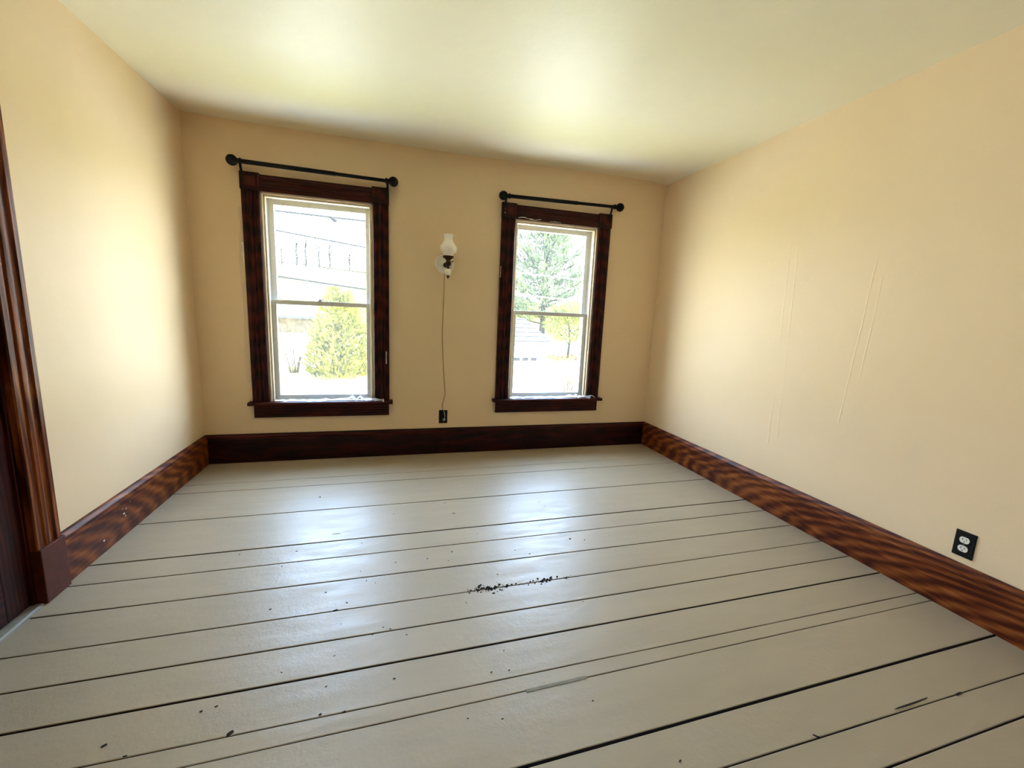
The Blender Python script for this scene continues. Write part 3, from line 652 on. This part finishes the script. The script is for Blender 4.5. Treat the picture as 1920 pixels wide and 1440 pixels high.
def leafy_tree(base, h, R, n, seed, label, name='leafy_tree'):
    base = Vector(base); root = empty(name, base); tag(root, label, 'tree'); rg = random.Random(seed); tips = []
    br = MB()
    MB().tube([base - Vector((0, 0, .2)), base + Vector((.1, 0, h * .3)), base + Vector((0, 0, h * .6))], [.16, .12, .06], 8).build('trunk', M['bark'], root)
    for k in range(8):
        a = k * 2.4; branch(br, base + Vector((0, 0, h * (.22 + .04 * k))), Vector((math.cos(a), math.sin(a), .9)), R * .8, .06, 2, rg, tips)
    br.build('branches', M['bark'], root); fo = MB()
    for k in range(n):
        v = Vector((rg.gauss(0, 1), rg.gauss(0, 1), rg.gauss(0, 1))).normalized() * (rg.random() ** .35)
        c = base + Vector((v.x * R, v.y * R, h * .66 + v.z * h * .34)); spray_mesh(fo, c, Vector((v.x, v.y, v.z + .4)), rg.uniform(.25, .5), .3, rg, 3)
    tag(fo.build('foliage', M['leafy'], root, recalc=False), kind='stuff')
p = at(1066, 640, 39.6); leafy_tree((p.x, 39.6, G), 5.4, 2.5, 1300, 31, 'round yellow-green leafy tree beside the pine and fence')

p0 = at(1030, 667, 36.2)
for k in range(7):
    p = at(1030 + 8.5 * k, 669, 35.6 + .9 * (k % 2)); bs = Vector((p.x, p.y, G)); mb = MB(); rg = random.Random(60 + k)
    for j in range(60):
        a = rg.uniform(0, 6.28); spray_mesh(mb, bs + Vector((math.cos(a) * math.cos(0) * .22 * rg.random(), math.sin(a) * .22 * rg.random(), .05 + .5 * rg.random())), Vector((math.cos(a), math.sin(a), 2)), .16, .10, rg, 3)
    e = empty('border_plant', bs); tag(e, 'low rusty plant in the row before the white fence', 'plant', 'rusty border plants before the fence'); tag(mb.build('foliage', M['redleaf'], e, recalc=False), kind='stuff')

# ------------------------------------------------------------------ outside: buildings, fence, cables
hs = empty('house', (-7, 31, G)); tag(hs, 'low white-sided house with tan upper band behind the evergreen shrub', 'house')
XA, XB, Y0, Y1 = -16.0, -4.2, 31.0, 38.0
MB().box(XA, XB, Y0, Y1, G, -.62).build('wall', M['siding'], hs)
MB().box(XA + .02, XB - .02, Y0 + .02, Y1 - .02, -.62, .36).build('upper_wall', M['tan'], hs)
lap = MB()
for k in range(12): z = G + .1 + .18 * k; lap.prism([(0, 0), (.03, 0), (.006, .18)], (XB, Y0, z), (1, 0, 0), (0, 0, 1), (0, 1, 0), Y1 - Y0)
lap.build('side_siding', M['siding'], hs)
MB().box(XA - .5, XB + .5, Y0 - .5, Y1 + .5, .34, .50).build('fascia', M['fascia'], hs)
MB().prism([(0, 0), (4, .95), (8, 0)], (XA - .55, Y0 - .5, .50), (0, 1, 0), (0, 0, 1), (1, 0, 0), XB - XA + 1.1).build('roof', M['shingle'], hs)

ga = empty('garage', (7, 26.4, G)); tag(ga, 'white garage with hipped shingle roof and wide panelled door', 'garage')
GX0, GX1, GY0, GY1, GE = 3.3, 9.80, 26.4, 33.0, -.62
MB().box(GX0, GX1, GY0, GY1, G, GE).build('wall', M['siding'], ga)
rf = MB(); rx0, rx1, rz = GX0 + 1.0, 9.12, .97; e_ = .45
rf.v += [(GX0 - e_, GY0 - e_, GE), (GX1 + e_, GY0 - e_, GE), (GX1 + e_, GY1 + e_, GE), (GX0 - e_, GY1 + e_, GE), (rx0, 29.2, rz), (rx1, 29.2, rz)]
rf.f += [(0, 1, 5, 4), (1, 2, 5), (2, 3, 4, 5), (3, 0, 4), (3, 2, 1, 0)]
ro = rf.build('roof', M['shingle'], ga)
for k in range(1, 12):                                        # shingle courses on the front slope
    t = k / 12; a = Vector(rf.v[0]).lerp(Vector(rf.v[4]), t); b_ = Vector(rf.v[1]).lerp(Vector(rf.v[5]), t)
    MB().prism([(0, 0), (-.03, .035), (.22, .115), (.22, .09)], a, (0, 1, 0), (0, 0, 1), (1, 0, 0), b_.x - a.x).build('shingle_course', M['shingle_edge'] if k % 2 else M['shingle'], ro)
MB().box(GX0 - e_, GX1 + e_, GY0 - e_ - .03, GY0 - e_, GE - .16, GE + .02).build('fascia', M['fascia'], ga)
dx0, dx1, dz1 = 4.6, 9.33, -.89
gd = MB().box(dx0, dx1, GY0 - .05, GY0 - .005, G, dz1).build('garage_door', M['siding'], ga)
for k in range(4):
    for i in range(8):
        x = dx0 + .06 + (dx1 - dx0 - .06) / 8 * i; z = G + .06 + .50 * k
        if k < 2 or k == 3: MB().box(x, x + .50, GY0 - .066, GY0 - .05, z, z + .38).build('door_panel', M['siding'], gd, bevel=.01)
        else: MB().box(x + .04, x + .46, GY0 - .058, GY0 - .048, z + .06, z + .30).build('door_light', M['pane_dark'], gd)
tr = MB().box(dx1, dx1 + .14, GY0 - .07, GY0, G, dz1 + .14).box(dx0 - .14, dx0, GY0 - .07, GY0, G, dz1 + .14).box(dx0, dx1, GY0 - .07, GY0, dz1, dz1 + .14).build('door_trim', M['siding'], ga)

fe = empty('rail_fence', (19, 42.5, G)); tag(fe, 'white rail fence at the end of the yard behind the rusty plants', 'fence')
for k in range(8): x = 15.6 + 1.5 * k; MB().box(x, x + .14, 42.4, 42.54, G, G + 1.35).build('post', M['siding'], fe)
for z in (.35, .8, 1.2): MB().box(15.6, 26.2, 42.44, 42.5, G + z, G + z + .13).build('rail', M['siding'], fe)

PX, PY = 1.07, 8.0                                           # utility pole between the two window views
up = empty('utility_pole', (PX, PY, G)); tag(up, 'wooden utility pole by the road that carries the overhead cables', 'pole')
MB().tube([(PX, PY, G - .2), (PX, PY, 1), (PX, PY, 3.1)], [.13, .11, .10], 14).build('post', M['bark'], up, smooth=True)
def cable(a, b, r, label, mat, far, zp, splice=None):
    """taut cable through a and b, from the pole at height zp out to x = far"""
    s = (b - a) / (b.x - a.x); P = lambda x: a + s * (x - a.x); near = b if far < PX else a; other = a if far < PX else b
    off = -.07 if far < PX else .07
    pts = [Vector((PX + off, PY - .18, zp)), near, (near + other) / 2, other] + [P(other.x + (far - other.x) * k / 4) for k in range(1, 5)]
    e = empty('power_line', pts[0]); tag(e, label, 'cable', 'overhead cables above the road')
    MB().tube(pts, r, 6).build('cable', mat, e)
    MB().lathe([(.02, -.06), (.035, -.05), (.03, 0), (.04, .02), (.012, .06)], (PX + off, PY - .165, zp), n=10).build('insulator', M['siding'], e)
    if splice: q = P(splice); MB().tube([q + Vector((-.05, 0, .01)), q + Vector((0, 0, -.01)), q + Vector((.04, 0, -.045)), q + Vector((.08, 0, -.05))], [.016, .028, .032, .02], 8).build('splice', mat, e)
M['wire_sunlit'] = plain('sunlit_cable_jacket', (.5, .5, .48), .6, 0, .03)  # cable coloured pale to stand for sunlight on it
YC = 8.0 - .18; zc = lambda z: CAMZ + (z - CAMZ) * YC / 15
for args in ((515, 395, 688, 415, .016, 'highest overhead cable, with a dark splice hanging on it', M['wire'], -4.5, 3.92, at(622, 411, YC).x),
             (518, 432, 675, 462, .013, 'thin overhead cable between the spliced cable and the hill crest', M['wire'], -4.5, 2.86),
             (520, 490, 690, 512, .009, 'faint overhead cable running along the hill crest line', M['wire'], -4.5, 2.18),
             (520, 518, 688, 543, .017, 'lowest overhead cable crossing in front of the pale hillside', M['wire'], -4.5, 1.56),
             (970, 511, 1090, 525, .009, 'upper pale overhead cable crossing in front of the pine tree', M['wire_sunlit'], 6.5, 2.80),
             (968, 552, 1095, 565, .010, 'lower pale overhead cable crossing in front of the pine tree', M['wire_sunlit'], 6.5, 2.03)):
    x0, y0, x1, y1, r, lab, mat, far, zp = args[:9]
    cable(at(x0, y0, YC), at(x1, y1, YC), r, lab, mat, far, zc(zp), args[9] if len(args) > 9 else None)
